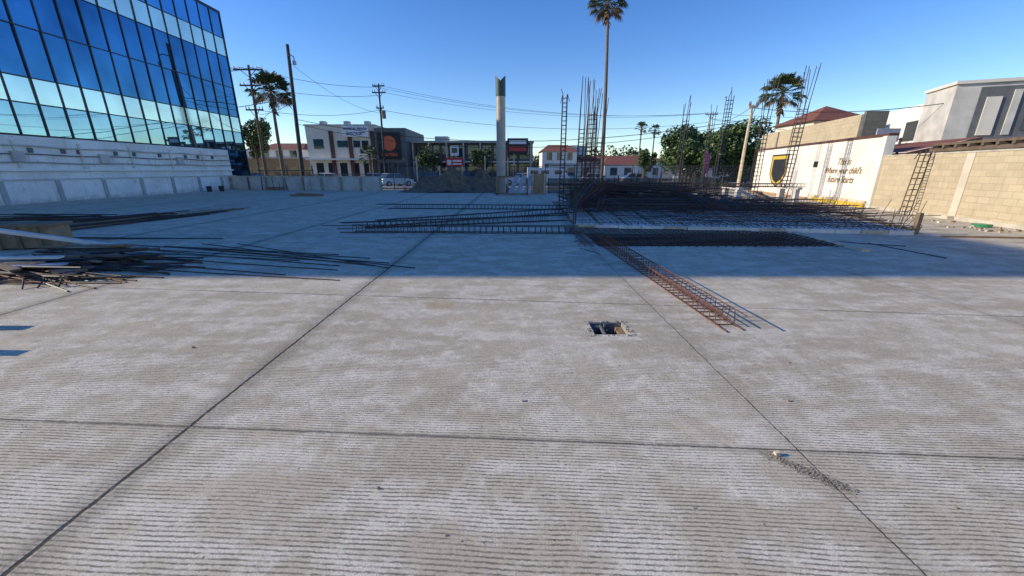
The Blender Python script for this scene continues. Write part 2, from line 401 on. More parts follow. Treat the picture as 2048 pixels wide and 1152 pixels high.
for j in range(3):
    x0=-.25+j*.5
    for i in range(5):
        a=x0+i*.07
        k.face([(a,26.6,.15),(a+.035,26.57,.15),(a+.45+.035,27.6,1.25),(a+.45,27.63,1.25)],'steel')
        k.face([(a+.035,26.57,.15),(a+.07,26.6,.15),(a+.45+.07,27.63,1.25),(a+.45+.035,27.6,1.25)],'steel')
k.build('corrugated_metal_sheets',(.5,27,0))
k=MB()
for x in(-1.0,1.0):
    for y in(26.0,27.9): k.bb(x-.05,x+.05,y-.05,y+.05,0,1.1,'wood')
k.bb(-1.05,1.05,25.95,26.05,.05,.14,'wood'); k.bb(-1.05,1.05,27.85,27.95,1.1,1.2,'wood'); k.bb(-1.05,-.95,26,27.9,1.1,1.18,'wood')
k.build('wooden_trestle',(0,27,0))
k=MB(); k.bb(1.35,2.35,27.5,27.56,0,1.35,'ply'); k.bb(1.4,1.48,27.4,27.5,0,1.4,'woodl'); k.bb(2.2,2.28,27.4,27.5,0,1.4,'woodl'); k.build('plywood_formwork_panel',(1.8,27.5,0))
# netted mounds
k=MB(); nx,ny=110,26; P=[];F=[]
def hz(x,y):
    h=1.85*math.exp(-abs((x+4.7)/1.35)**1.3-((y-31)/1.2)**2)+1.5*math.exp(-abs((x+2.2)/1.0)**1.3-((y-31.2)/1.1)**2)+.75*math.exp(-((x+6.9)/.8)**2-((y-31)/1.)**2)+.6*math.exp(-((x+.9)/.6)**2-((y-31)/.9)**2)
    return h*(1+.06*math.sin(x*4+y*3)+.04*math.sin(x*9.3-y*4))-.01
for j in range(ny):
    for i in range(nx):
        x=-8.6+i*(8.8/nx); y=29+j*(4/ny); P.append((x,y,hz(x,y)+R(-.008,.008)))
for j in range(ny-1):
    for i in range(nx-1): a=j*nx+i; F.append((a,a+1,a+nx+1,a+nx))
k.add(P,F,'net'); k.build('netted_dirt_mound',(-4,31,0),smooth=True)
k=MB()
def cone(k,x,y,z0):
    k.tube((x,y,z0+.03),(x,y,z0+.65),.15,'orange',r1=.03,n=14,cap=True); k.bb(x-.2,x+.2,y-.2,y+.2,z0,z0+.03,'orange'); k.tube((x,y,z0+.3),(x,y,z0+.42),.107,'whitel',r1=.082,n=14)
cone(k,-8.4,31.2,0); k.build('traffic_cone',(-8.4,31.2,0))
# ---------------------------------------------------------------- rebar
def cage(mb,a,b,w,h,k,sp=.16,r=.008,rs=.005,ext=.25,up=(0,0,1)):
    a=Vector(a);b=Vector(b);d=(b-a);L=d.length;d.normalize();U=Vector(up);u=U.cross(d).normalized();n=d.cross(u)
    if n.z<0: n=-n
    cor=[(-w/2,0),(w/2,0),(w/2,h),(-w/2,h)]
    for p,q in cor:
        o=u*p+n*q; mb.tube(a+o-d*R(0,ext),b+o+d*R(0,ext),r,k)
    m=int(L/sp)
    for i in range(m+1):
        c=a+d*(i*sp+R(-.015,.015)); sk=d*R(-.03,.03)
        pts=[c+u*p*1.06+n*(q if q else -.004)+(sk if q else sk*0) for p,q in cor]
        mb.poly(pts+[pts[0]],rs,k,n=4)
k=MB(); cage(k,(2.06,8.6,.012),(2.30,3.78,.012),.20,.16,'rust',sp=.125,r=.007,rs=.0052,ext=.15)
for q in(.05,.13): k.tube((2.05+q*.3,8.3,.02+q*.5),(2.28+q*.3,3.8,.02+q*.5),.006,'rust')
k.build('rebar_cage',(2.2,6,0))
for a,b,w in(((-5.0,16.9,.02),(2.0,16.4,.02),.2),((-4.2,10.3,.02),(1.6,10.1,.02),.22),((-3.9,11.4,.02),(3.5,15.2,.1),.2),((-4.1,11.0,.02),(1.2,12.6,.02),.18)):
    k=MB(); cage(k,a,b,w,.17,'iron',sp=.16,r=.011,rs=.008,ext=.9); k.build('rebar_cage',a)
def vcage(x,y,top,k='rustd',w=.28,free=1.6,lean=(0,0),base=0,nb=4,sp=.2):
    mb=MB(); t=top-free
    for i in range(nb):
        a=2*math.pi*i/nb+.78; ox,oy=w/2*1.41*math.cos(a),w/2*1.41*math.sin(a)
        sx,sy=R(-.12,.12),R(-.1,.1)
        p0=Vector((x+ox,y+oy,base)); p1=Vector((x+ox+lean[0]*t/top,y+oy+lean[1]*t/top,t)); p2=Vector((x+ox*1.2+lean[0]+sx,y+oy*1.2+lean[1]+sy,top+R(-.5,.1)))
        mb.tube(p0,p1,.018,k); mb.tube(p1,p2,.016,k)
    z=base+.1
    while z<t:
        f=z/top; c=[(x+sx*w/2*1.05+lean[0]*f,y+sy*w/2*1.05+lean[1]*f,z+R(-.02,.02)) for sx,sy in((-1,-1),(1,-1),(1,1),(-1,1))]
        mb.poly(c+[c[0]],.011,k,n=4); z+=sp
    mb.build('column_rebar_cage',(x,y,base))
vcage(2.55,20.4,5.2,w=.22,free=.15,k='iron')
vcage(3.35,20.2,5.8,w=.25,free=2.2,lean=(.1,0)); vcage(3.85,20.0,5.7,w=.32,free=1.5,nb=8,k='rust'); vcage(4.25,20.3,5.3,w=.25,free=2.2,lean=(.15,0)); vcage(3.9,20.8,5.1,w=.3,free=2)
vcage(10.0,24.2,5.7,w=.26,free=1.3,lean=(.1,0),k='iron',nb=5); vcage(11.35,22.2,5.7,w=.26,free=.4,lean=(.1,0),k='iron'); vcage(11.8,24.6,5.3,w=.24,free=1.2,k='iron'); vcage(8.4,23,1.9,w=.24,free=.9,k='rustd'); vcage(6.9,22.5,1.7,w=.24,free=.9,k='rustd')
vcage(12.9,21.2,6.1,w=.30,free=1.9,nb=7,lean=(.0,0),k='iron'); vcage(13.4,19.6,6.2,w=.30,free=1.7,lean=(.25,0),nb=7,k='iron')
vcage(14.7,14.6,2.3,w=.2,free=.05,lean=(.15,0),k='rustd')
dk=MB()
fp=[(1.8,11.2),(10.4,10.0),(13.0,17.0),(2.2,18.5)]
def dpt(u,v):
    a=Vector(fp[0]).lerp(Vector(fp[1]),u); b=Vector(fp[3]).lerp(Vector(fp[2]),u); return a.lerp(b,v)
for j in range(9):
    for i in range(11):
        p=[dpt((i+.09)/11,(j+.12)/9),dpt((i+.91)/11,(j+.12)/9),dpt((i+.91)/11,(j+.78)/9),dpt((i+.09)/11,(j+.78)/9)]
        dk.prism([tuple(q) for q in p],0.012,.09+R(-.015,.015),'foam')
dk.prism([tuple(dpt(0,0)),tuple(dpt(1,0)),tuple(dpt(1,1)),tuple(dpt(0,1))],.002,.010,'ply')
dk.build('foam_deck_blocks',(6,14,0))
dk=MB()
for i in range(14):
    p=dpt(i/14,-.02+R(-.004,.004));q=dpt((i+.96)/14,-.02+R(-.004,.004)); dk.beam((p.x,p.y,.055),(q.x,q.y,.055),.05,.11,'foam' if i%4 else 'woodl')
for i in range(6):
    p=dpt(1.01,i/6);q=dpt(1.01,(i+.9)/6); dk.beam((p.x,p.y,.055),(q.x,q.y,.055),.05,.11,'wood')
p=dpt(1.01,0); dk.bb(p.x-.06,p.x+.04,p.y-.05,p.y+.05,0,.55,'wood')
dk.build('deck_formwork',(6,14,0))
ms=MB()
for i in range(50):
    u=i/49; k_='rustd' if random.random()<.6 else 'iron'; z=.15
    p=dpt(u,-.05+R(0,.03));q=dpt(u+R(-.02,.02),1.02); ms.tube((p.x,p.y,z),(q.x,q.y,z+R(0,.04)),.0075,k_,n=4)
for i in range(22):
    v=i/21; p=dpt(-.03,v);q=dpt(1.03,v+R(-.015,.015)); ms.tube((p.x,p.y,z+.012),(q.x,q.y,z+.012+R(0,.03)),.0075,'rustd',n=4)
for i in range(46):
    u=i/45; p=dpt(u,-.04); h=R(.06,.15); ms.poly([(p.x,p.y,.14),(p.x,p.y-.03,.14+h),(p.x,p.y+.08,.14+h)],.008,'rustd',n=4)
for i in range(34):
    v=R(0,.9); p=dpt(1.0+R(-.02,.02),v); h=R(.3,.8)*(1 if v<.4 else .7); dx=R(-.05,.25)
    ms.poly([(p.x,p.y,.1),(p.x+dx*.4,p.y,.1+h*.5),(p.x+dx,p.y+R(-.1,.1),.1+h)],.009,'rustd',n=4)
ms.build('rebar_mesh',(6,14,0))
ms=MB()
for i in range(36):
    x=1.6+i*.16; ms.tube((x,8.2+R(-.05,.05),.015),(x+R(-.05,.05),10.9+R(-.1,.1),.02),.008,'rustd',n=4)
for i in range(16):
    y=8.3+i*.165; ms.tube((1.5+R(-.1,.1),y+.15,.030),(7.2+R(-.1,.2),y-.1,.030),.008,'rust' if i%3==0 else 'rustd',n=4)
for i in range(12):
    y=8.4+i*.15; ms.tube((1.9,y,-.1),(7.1,y,-.1),.007,'iron',n=4)
ms.build('rebar_mesh',(4.5,9.5,0))
k=MB(); k.beam((7.45,10.1,.03),(7.2,7.7,.03),.16,.05,'woodl'); k.build('wood_plank',(7.3,9,0))
pm=MB()
for i in range(14):
    v=R(.25,1.0); z=.25+R(0,.16); p=dpt(R(0,.35),v);q=dpt(R(.6,1),min(1,v+R(-.12,.12)))
    cage(pm,(p.x,p.y,z),(q.x,q.y,z+R(0,.1)),.16,.14,random.choice(['rustd','iron']),sp=.22,r=.009,rs=.006)
for i in range(8):
    u=R(.02,.7); p=dpt(u,R(.15,.35)); q=dpt(u+R(-.12,.12),1.1); z=.3+R(0,.15)
    cage(pm,(p.x,p.y,z),(q.x,q.y,z+R(0,.15)),.18,.16,random.choice(['rustd','iron','rust']),sp=.22,r=.009,rs=.006)
for i in range(70):
    p=dpt(R(0,.8),R(.05,.8)); L=R(1.5,4.5); a=random.gauss(0,.35); z=R(.18,.38)
    pm.tube((p.x,p.y,z),(min(12,p.x+L*math.cos(a)),p.y+L*math.sin(a),z+R(-.03,.15)),.009,random.choice(['rustd','iron','rust']),n=4)
pm.build('rebar_cage_stack',(6,15,0))
pm=MB()
for i in range(140):
    x=R(2.4,5.0); y=R(15.6,20.2); L=R(2.5,5.5); a=random.gauss(0,.18); z=.25+R(0,.68)*math.exp(-((y-18.4)/1.7)**2)
    pm.tube((x,y,z+.05),(x+L*math.cos(a),y+L*math.sin(a),z+R(-.15,.1)),.012,random.choice(['rustd','iron','rust','rustd']),n=4)
for i in range(50):
    x=R(2.3,9.0); y=R(14.6,18); L=R(2,4); z=R(.35,.85)
    pm.tube((x,y,z),(x+R(-1.0,1.0),y+L,z+R(-.1,.1)),.011,random.choice(['rustd','iron']),n=4)
for i in range(7):
    y=17.2+i*.45; cage(pm,(2.6,y,.72+R(0,.22)),(8.6+R(-1,1),y+R(-.5,.3),.62+R(0,.22)),.25,.20,'rustd',sp=.18,r=.010,rs=.007)
for y in(17.2,18.4,19.8):
    for x in(3,5.6,8.2): pm.bb(x-.08,x+.08,y-.08,y+.08,0.0,.66,'wood')
pm.build('rebar_pile',(6,18,0))
pm=MB()
for i in range(4): cage(pm,(1.95+i*.25,13+i*.7,.25),(3.3+i*.8,16.5+i,1.0),.2,.18,'rust' if i%2 else 'iron',sp=.17,r=.009,rs=.006)
for x,y in((1.9,12.0),(2.0,16.6),(1.85,11.3)): pm.tube((x,y,0),(x,y,1.0),.02,'iron')
pm.build('rebar_cage_stack',(3,15,0))
pm=MB()
for i in range(50):
    x=R(5,10);y=R(17.5,24);L=R(2,4);a=R(-.3,.3); pm.tube((x,y,R(.02,.4)),(x+L*math.cos(a)*.8,y+L*math.sin(a),R(.05,.7)),.012,random.choice(['rustd','iron','rust']),n=4)
for i in range(50):
    x=R(5,12.2);y=R(20,27); pm.tube((x,y,0),(x+R(-.06,.06),y,R(.6,1.6)),.014,'rustd',n=4)
pm.build('loose_rebar',(9,21,0))
pm=MB()
for x in(9.7,12.2):
    pm.bb(x-.09,x+.09,16.9,17.1,.0,.80,'greyl'); pm.bb(x-.09,x+.09,17.9,18.1,0,.80,'greyl'); pm.bb(x-.1,x+.1,16.8,18.2,.80,.88,'greyl')
pm.beam((10.8,17,.3),(9.8,17,.76),.06,.1,'greyl')
cage(pm,(9.2,17.2,.90),(12.6,17.2,.90),.25,.13,'rustd',r=.012,rs=.009,ext=.1); cage(pm,(9.4,17.7,.90),(12.4,17.6,.90),.25,.13,'rustd',r=.012,rs=.009,ext=.1)
pm.build('rebar_bending_table',(11,17.5,0))
pm=MB()
def bar(a,b,r=.009,k='iron'): 
    a=Vector((*a,r+.002)) if len(a)==2 else Vector(a); b=Vector((*b,r+.002)) if len(b)==2 else Vector(b)
    m=(a+b)/2+Vector((R(-.03,.03),R(-.06,.06),0)); pm.poly([a,m,b],r,k)
bar((-8.4,8.4),(-2.68,7.1));bar((-8.2,8.1),(-2.9,6.75));bar((-7.0,8.6),(-1.65,6.34));bar((-7.25,6.5),(-2.6,5.58),.009,'rustd');bar((-7.9,8.0),(-3.0,6.5));bar((-7.4,8.2),(-2.2,6.7))
bar((-6.8,7.2),(-2.9,6.2));bar((-6.4,7.9),(-2.4,6.5),.011,'rustd');bar((-7.6,8.3),(-3.4,7.4));bar((-7.2,6.9),(-3.6,5.9),.009,'rustd');bar((-6.2,8.6),(-2.1,6.35));bar((-7.9,7.7),(-3.9,6.9))
bar((-11.8,9.5),(-7.0,9.25),.012);bar((-11.6,9.2),(-7.8,9.3),.012)
bar((8.1,8.66),(8.2,7.1));bar((7.5,8.9),(8.6,8.3));bar((1.45,8.1),(1.75,7.5),.006)
pm.build('loose_rebar',(-5,7.5,0))
pm=MB()
for i in range(26):
    o=R(-.5,.5); bar((-12.6+o,9.8+R(-.8,.8),R(.01,.12)),(-11.5+o*.7,16.8+R(-2.5,0),R(.01,.10)),.014,random.choice(['iron','rustd','iron','wood']))
for i in range(16):
    bar((-14.6+R(-.4,.4),10.2+R(-.5,1.5),R(.01,.15)),(-12.6+R(-.5,.5),14.2+R(-.8,.8),R(.01,.12)),.016,random.choice(['iron','rustd']))
for i in range(14):
    bar((-17.5+R(-.5,.5),12+R(-.5,1.5),R(.01,.2)),(-13.9+R(-.4,.4),12.9+R(-.6,.8),R(.01,.15)),.018,random.choice(['iron','rustd']))
pm.build('rebar_bundle',(-13,12,0))
pm=MB()
for i in range(44):
    cx,cy=-7.6+R(-.8,.6),6.5+R(-.8,.8); a=R(-.5,.35); L=R(.6,1.8); z=R(.02,.24)*max(.15,1-abs(cx+7.9)/1.4)
    dx,dy=math.cos(a)*L/2,math.sin(a)*L/2
    pm.beam((cx-dx,cy-dy,z+.02),(cx+dx,cy+dy,z+R(0.01,.05)),R(.05,.18),R(.02,.05),random.choice(['wood','polew','iron','rustd','black','black','ply']))
for i in range(80):
    cx,cy=-7.2+R(-.9,.9),6.3+R(-.9,.8); a=R(-.45,.25); L=R(.8,2.2); z=R(.02,.2)*max(.2,1-abs(cx+7.6)/1.5)
    dx,dy=math.cos(a)*L/2,math.sin(a)*L/2; pm.tube((cx-dx,cy-dy,z+.01),(cx+dx,cy+dy,max(.012,z+R(-.1,.05))),.012,random.choice(['rust','rustd','iron']))
pm.beam((-8.2,5.6,.20),(-7.05,5.9,.18),.16,.025,'steel'); pm.beam((-8.2,5.95,.27),(-7.3,6.1,.25),.12,.03,'foam')
for i in range(4): pm.tube((-7.0+i*.17,5.4+R(-.1,.1),.10),(-6.85+i*.15,5.2+R(-.1,.1),.01),.010,'rustd')
pm.build('scrap_lumber_heap',(-7.4,6,0))
pm=MB(); pm.beam((-8.4,8.15,.03),(-10.3,5.9,1.05),.30,.06,'foam'); pm.build('wood_plank',(-9.4,7,0))
pm=MB()
for i in range(9): pm.box((-10.9,5.6,.06+i*.115),(1.8,1.3,.1),'ply' if i%2 else 'wood',R(-.05,.05))
pm.build('plywood_stack',(-10.9,5.6,0))
pm=MB(); pm.box((-10.3,8.2,.25),(1.1,.5,.44),'ply',.2); pm.box((-10.3,8.2,.50),(1.2,.6,.05),'wood',.2)
for q in(-.35,0,.35): pm.box((-10.3+q*math.cos(.2)+.05,8.2+q*math.sin(.2)-.27,.25),(.08,.04,.46),'wood',.2)
pm.build('wooden_crate',(-10.3,8.2,0))
pm=MB()
pm.box((-6.15,3.77,.17),(.4,.12,.34),'wood',.05); pm.build('timber_offcut',(-6.2,3.8,0))
pm=MB(); pm.box((-5.35,3.2,.14),(.4,.11,.28),'wood',-.04); pm.build('timber_offcut',(-5.35,3.2,0))
pm=MB()
pm.beam((-14.2,25.5,.06),(-12.2,25.3,.06),.5,.1,'wood'); pm.beam((-14,25.8,.14),(-12.6,25.4,.14),.3,.05,'ply'); pm.build('wood_plank',(-13,25.5,0))
pm=MB(); pm.tube((13.75,11.3,0),(13.75,11.3,.09),.2,'tub',r1=.22,n=18,cap=True); pm.build('plastic_tub',(13.75,11.3,0))
pm=MB()
for i in range(24): stone(pm,(R(12.6,14),R(10.2,11.5),.02),R(.015,.05),random.choice(['conc','dirt','wood']))
for i in range(40): stone(pm,(R(12,14.5),R(11.5,20),.02),R(.02,.06),random.choice(['conc','dirt','wood','foam']))
pm.beam((10.7,9.55,.02),(12.6,9.3,.02),.08,.04,'wood'); pm.build('construction_debris',(14,11,0))
# ---------------------------------------------------------------- right side walls (plane runs slightly away to the right)
WA=-math.atan(.206)
WT=Matrix.Translation((12.1,0,0))@Matrix.Rotation(WA,4,'Z')
def W(x,y,z=0): return WT@Vector((x,y,z))
RMX=(math.pi/2,0,-math.pi/2+WA)
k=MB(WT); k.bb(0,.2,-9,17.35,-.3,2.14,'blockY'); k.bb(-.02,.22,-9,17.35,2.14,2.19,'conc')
for y in(13.2,9.1,5.0): k.bb(-.03,0,y,y+.28,-.3,2.13,'bandc')
k.bb(-.03,0,-9,17.35,0,.12,'conc')
k.build('block_wall',W(.1,5))
k=MB(WT); k.bb(0,.25,17.36,31,-.3,2.95,'wmural'); k.bb(-.05,.3,17.36,31,2.95,3.06,'brown'); k.bb(-.12,0,17.65,22.5,0,.30,'woodl'); k.bb(-.18,-.12,17.7,22,0,.18,'yellow'); k.bb(-.14,0,22.6,30.9,0,.14,'ply')
k.bb(-.03,0,22.4,22.8,1.75,2.05,'black')
k.bb(-.1,0,17.36,17.6,0,2.95,'wmural')
mural=k.build('mural_wall',W(.1,24))
k=MB(WT)
def shield(k,x,y,z,w,h,mat):
    P=[(-.5,.5),(.5,.5),(.5,-.1),(.3,-.36),(0,-.5),(-.3,-.36),(-.5,-.1)]
    k.face([(x,y-a*w,z+b*h) for a,b in P],mat)
shield(k,-.006,27.1,1.55,2.5,2.05,'black'); shield(k,-.012,27.1,1.55,2.25,1.85,'yellow'); shield(k,-.018,27.1,1.52,1.85,1.50,'black')
o=k.build('painted_shield_emblem',W(-.02,27.1,1.5)); o.parent=mural; o.location=o.location-mural.location
for b_,z,sz in(("This is",1.98,.44),("Where your child's",1.56,.40),("future Starts",1.14,.44)):
    text('wall_lettering',b_,sz,W(-.006,20.1,z),RMX,'gold',mural,shear=.35,bold=.008,sx=.95)
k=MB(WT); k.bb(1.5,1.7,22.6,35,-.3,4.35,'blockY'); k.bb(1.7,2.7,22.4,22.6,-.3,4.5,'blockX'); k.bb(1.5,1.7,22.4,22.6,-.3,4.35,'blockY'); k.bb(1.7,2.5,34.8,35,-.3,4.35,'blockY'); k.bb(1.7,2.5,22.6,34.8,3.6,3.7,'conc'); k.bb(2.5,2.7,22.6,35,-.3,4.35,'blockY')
k.build('block_building',W(2,28))
k=MB(); a=[(21.4,29.6),(26.4,29.6),(26.4,34.4),(21.4,34.4)]
k.prism([(21.7,29.9),(26.1,29.9),(26.1,34.1),(21.7,34.1)],-.3,4.95,'wpaint2')
ap=(23.9,32,6.25)
for i in range(4): k.face([(*a[i],4.97),(*a[(i+1)%4],4.97),ap],'tile')
k.face([(*p,4.96) for p in a],'wood'); k.build('tile_roof_house',(24,32,0))
k=MB(WT); k.face([(.5,17,2.30),(2.9,17,2.85),(2.9,21.5,2.85),(.5,21.5,2.30)],'tile'); k.face([(.5,17,2.28),(2.9,17,2.83),(2.9,17,-.3),(.5,17,-.3)],'brown'); k.face([(.5,17,2.28),(.5,21.5,2.28),(.5,21.5,-.3),(.5,17,-.3)],'brown'); k.build('tile_roof_shed',W(1.7,19))
k=MB(WT); k.bb(.5,4.5,7,15.8,2.46,2.54,'polew')
for i in range(18): k.bb(.4,4.5,7.1+i*.5,7.2+i*.5,2.36,2.46,'polew')
k.bb(.45,.55,7,15.8,2.24,2.36,'polew')
for y in(7.2,11.4,15.6): k.bb(.45,.6,y-.07,y+.07,-.3,2.24,'wood')
k.build('wooden_pergola',W(2.5,11))
# modern house
k=MB(); d1=Vector((.37,.93)).normalized(); d2=Vector((.93,-.37)).normalized(); C0=Vector((24,23))
def fpr(c,a0,a1,b0,b1): return [tuple(c+d2*b0+d1*a0),tuple(c+d2*b1+d1*a0),tuple(c+d2*b1+d1*a1),tuple(c+d2*b0+d1*a1)]
k.prism(fpr(C0,0,2.8,0,12),-.3,6.0,'greyl'); k.prism(fpr(C0,-.12,2.9,-.1,12),6.0,6.16,'wpaint2')
k.prism(fpr(C0,2.81,8,.3,9),-.3,5.55,'wpaint')
k.prism(fpr(C0,-.05,-.002,1.0,12),3.2,5.8,'dgrey')
k.prism(fpr(C0,-.5,-.003,.5,12),2.9,3.1,'wpaint2')
k.prism(fpr(C0,-.12,-.06,1.3,1.9),3.4,5.3,'wpaint2'); k.prism(fpr(C0,-.10,-.052,3.0,3.9),3.6,5.5,'win'); k.prism(fpr(C0,-.12,-.06,2.3,2.6),3.4,5.6,'greyl'); k.prism(fpr(C0,-.10,-.052,4.3,5.2),3.6,5.5,'win')
k.prism(fpr(C0,3.6,5.0,.28,.31),3.4,4.6,'win')
k.build('modern_house',(24,23,0))
k=MB(); k.tube((18.9,20,-.3),(18.9,20,3.1),.05,'iron',n=8); k.bb(17.5,18.6,19.8,19.85,2.9,3.5,'foam'); k.bb(17.85,18.25,19.78,19.8,3.0,3.25,'iron'); k.tube((18.9,19.95,3.0),(18.3,19.87,3.1),.03,'iron')
pts=[(18.05+.22*math.cos(t*.524),19.55+.22*math.sin(t*.524),2.97) for t in range(13)]; k.poly(pts,.012,'orange'); k.build('basketball_hoop',(18.9,20,0))
# ---------------------------------------------------------------- vegetation
def leaves(mb,c,rad,n,size,k,clumps=14,spread=.33):
    c=Vector(c); cl=[]
    for i in range(clumps):
        v=Vector((random.gauss(0,1),random.gauss(0,1),random.gauss(0,1))).normalized()*R(.35,.85)
        cl.append((Vector((v.x*rad[0],v.y*rad[1],v.z*rad[2])),R(.6,1.2)))
    for i in range(n):
        q,sz=random.choice(cl); v=Vector((random.gauss(0,1),random.gauss(0,1),random.gauss(0,1))).normalized()*spread*sz*(random.random()**.4)
        p=c+q+Vector((v.x*rad[0],v.y*rad[1],v.z*rad[2])); a=Vector((R(-1,1),R(-1,1),R(-1,1))).normalized(); b=a.cross(Vector((R(-1,1),R(-1,1),R(-1,1)))).normalized()
        s_=size*R(.6,1.3); mb.face([p-a*s_,p-b*s_*.5,p+a*s_,p+b*s_*.5],k)
def tree(name,x,y,zc,rad,n,size,k='leafd',clumps=16,base=-.3,spread=.33):
    mb=MB(); mb.tube((x,y,base),(x,y,zc-rad[2]*.3),.22,'bark',r1=.14,n=8)
    for i in range(7):
        a=R(0,6.28); mb.tube((x,y,zc-rad[2]*.6),(x+rad[0]*.6*math.cos(a),y+rad[1]*.6*math.sin(a),zc+R(-.1,.4)*rad[2]),.09,'bark',r1=.03)
    leaves(mb,(x,y,zc),rad,n,size,k,clumps,spread); mb.build(name,(x,y,base))
tree('ficus_tree',20.4,46,3.6,(4.2,3,3.0),13000,.19,clumps=34,spread=.38)
tree('ficus_tree',25.6,45,3.8,(4.4,3,3.1),14000,.19,clumps=38,spread=.38)
tree('ficus_tree',16.4,50,2.9,(1.7,1.5,1.6),3000,.14,clumps=12)
tree('shrub_tree',-12.0,58,3.0,(2.3,1.6,2.0),2600,.16,k='leafb')
tree('shrub_tree',-4.5,58,2.9,(1.9,1.5,2.0),2600,.16,k='leafb')
tree('ficus_tree',-39,62,6.0,(4.5,3,3.2),5000,.22,clumps=18)
tree('ficus_tree',46,40,4.2,(5,4,3.2),4000,.3,clumps=18); tree('ficus_tree',52,58,4.2,(6,4,3.4),4000,.3,clumps=18)  # unseen trees added beside the far houses to darken the glass reflections
def palm(x,y,top,lean=(0,0),r0=.22,L=1.5,n=44,skirt=True,base=-.3):
    mb=MB(); seg=18; prev=None
    T=Vector((x+lean[0],y+lean[1],top))
    for i in range(seg+1):
        t=i/seg; p=Vector((x+lean[0]*t*t,y+lean[1]*t*t,base+(top-base)*t)); rr=r0*(1.25-.5*t) if t>.05 else r0*1.5
        if prev: mb.tube(prev[0],p,prev[1],'trunk',r1=rr,n=9)
        prev=(p,rr*.97)
    for i in range(n):
        el=R(-.75,1.35) ; a=R(0,6.283); dead=skirt and el<-.45
        d=Vector((math.cos(a)*math.cos(el),math.sin(a)*math.cos(el),math.sin(el)))
        pl=L*R(.45,.6); p1=T+d*pl+Vector((0,0,-.1*pl)); mb.tube(T,p1,.025,'skirt' if dead else 'leafp',r1=.015,n=4)
        side=d.cross(Vector((0,0,1))).normalized(); k='skirt' if dead else 'leafp'
        for j in range(15):
            b=(-1+2*j/14)*1.35; dd=(d*math.cos(b)+side*math.sin(b)).normalized(); ll=L*.55*(1-.25*abs(b)/1.35)*R(.85,1.1)
            q=p1+dd*ll*.6; e=q+(dd+Vector((0,0,-.8)))*ll*.32
            w=dd.cross(d+Vector((.01,.02,.3))).normalized().cross(dd).normalized()*ll*.055
            mb.face([p1,q+w,e,q-w],k)
    if skirt:
        for i in range(70):
            a=R(0,6.283); z=R(0,L*.8); p=T+Vector((0,0,-z)); e=p+Vector((math.cos(a)*R(.25,.5),math.sin(a)*R(.25,.5),-R(.3,.7)))*L*.6; s_=Vector((-math.sin(a),math.cos(a),0))*.06*L
            mb.face([p,(p+e)/2+s_,e,(p+e)/2-s_],'skirt')
    mb.build('fan_palm_tree',(x,y,base))
palm(10.5,47,18.5,lean=(-.5,0),r0=.19,L=2.2,n=60)
palm(-29.6,52,10.9,lean=(.1,0),r0=.2,L=2.6,n=80)
palm(26.8,42,9.0,r0=.16,L=2.1,n=60)
palm(35,112,12.6,r0=.2,L=1.9,n=36); palm(39,113,12.0,r0=.2,L=1.9,n=36)
palm(-19.8,56.5,3.6,r0=.2,L=1.6,n=40,skirt=False)
mb=MB()
for i in range(110):
    x=R(-120,150); y=R(120,190); h=R(5,10.5) ; w=R(4,8)
    leaves(mb,(x,y,h*.55),(w,3,h*.5),190,.65,'leaffar',clumps=7,spread=.5)
mb.build('distant_trees',(0,150,0))
# ---------------------------------------------------------------- background buildings
def winrow(k,x0,x1,n,y,z0,z1,frac=.7,mat='win'):
    w=(x1-x0)/n
    for i in range(n):
        a=x0+i*w+w*(1-frac)/2; b=a+w*frac; k.bb(a,b,y-.04,y+.05,z0,z1,mat); k.bb(a-.06,b+.06,y-.07,y-.001,z0-.1,z0-.002,'kerb')
k=MB(); k.bb(-30,-19.9,60,72,-.3,7.7,'wpaint2'); k.bb(-19.9,-15.4,59.7,72,-.3,7.4,'dgrey'); k.bb(-30.1,-19.8,59.9,72,7.7,7.9,'greyl')
winrow(k,-25.6,-24,1,60,4.8,5.7,.95); winrow(k,-23.3,-20.9,2,60,4.8,5.7,.8); winrow(k,-29.2,-27.4,1,60,4.6,5.9,.8); winrow(k,-29.4,-20.6,5,60,.5,2.6,.6)
for x in(-26.6,-23.9,-20.6): k.bb(x,x+.55,59.8,60,-.3,7.0,'brown')
winrow(k,-19.6,-15.6,3,59.7,.2,2.6,.85); winrow(k,-19.6,-15.6,1,59.7,3.2,3.5,.9)
k.bb(-30,-20,58.8,59.9,3.0,3.2,'wpaint')
for x in(-28,-24.5,-21.5): k.bb(x,x+.7,60.5,61.5,7.9,8.4,'steel')
o=k.build('commercial_building',(-22,62,0))
k=MB(); k.bb(-24.5,-20.7,59.55,59.6,6.2,7.65,'whitel'); o=k.build('banner_sign',(-22.6,59.6,6.9))
text('banner_text','PROPIEDAD PRIVADA',.42,(-22.6,59.53,7.25),RX,'navy',o,bold=.012,sx=.84); text('banner_text','(662)198-5899',.55,(-22.6,59.53,6.62),RX,'navy',o,bold=.015,sx=.84)
k=MB(); k.bb(-19.5,-16.2,59.5,59.6,3.1,6.8,'black'); k.tube((-17.85,59.49,5.3),(-17.85,59.45,5.3),1.02,'orange',n=36,cap=True)
o=k.build('restaurant_sign',(-17.85,59.55,5)); text('sign_text','PALMERA',.62,(-17.85,59.48,3.75),RX,'orange',o,bold=.015,sx=.90)
k=MB(); k.bb(-15.3,3.2,63,75,-.3,5.5,'dgrey'); k.bb(-15.3,3.3,61.6,75,5.5,5.8,'greyst'); k.bb(-15.2,3.2,61.8,63,2.7,2.9,'wpaint2')
winrow(k,-15,3,9,63,.1,2.5,.88); winrow(k,-15,3,9,63,3.3,5.2,.8)
for i in range(8): k.bb(-15.1+i*2.55,-14.9+i*2.55,61.7,61.9,-.3,5.5,'greyl')
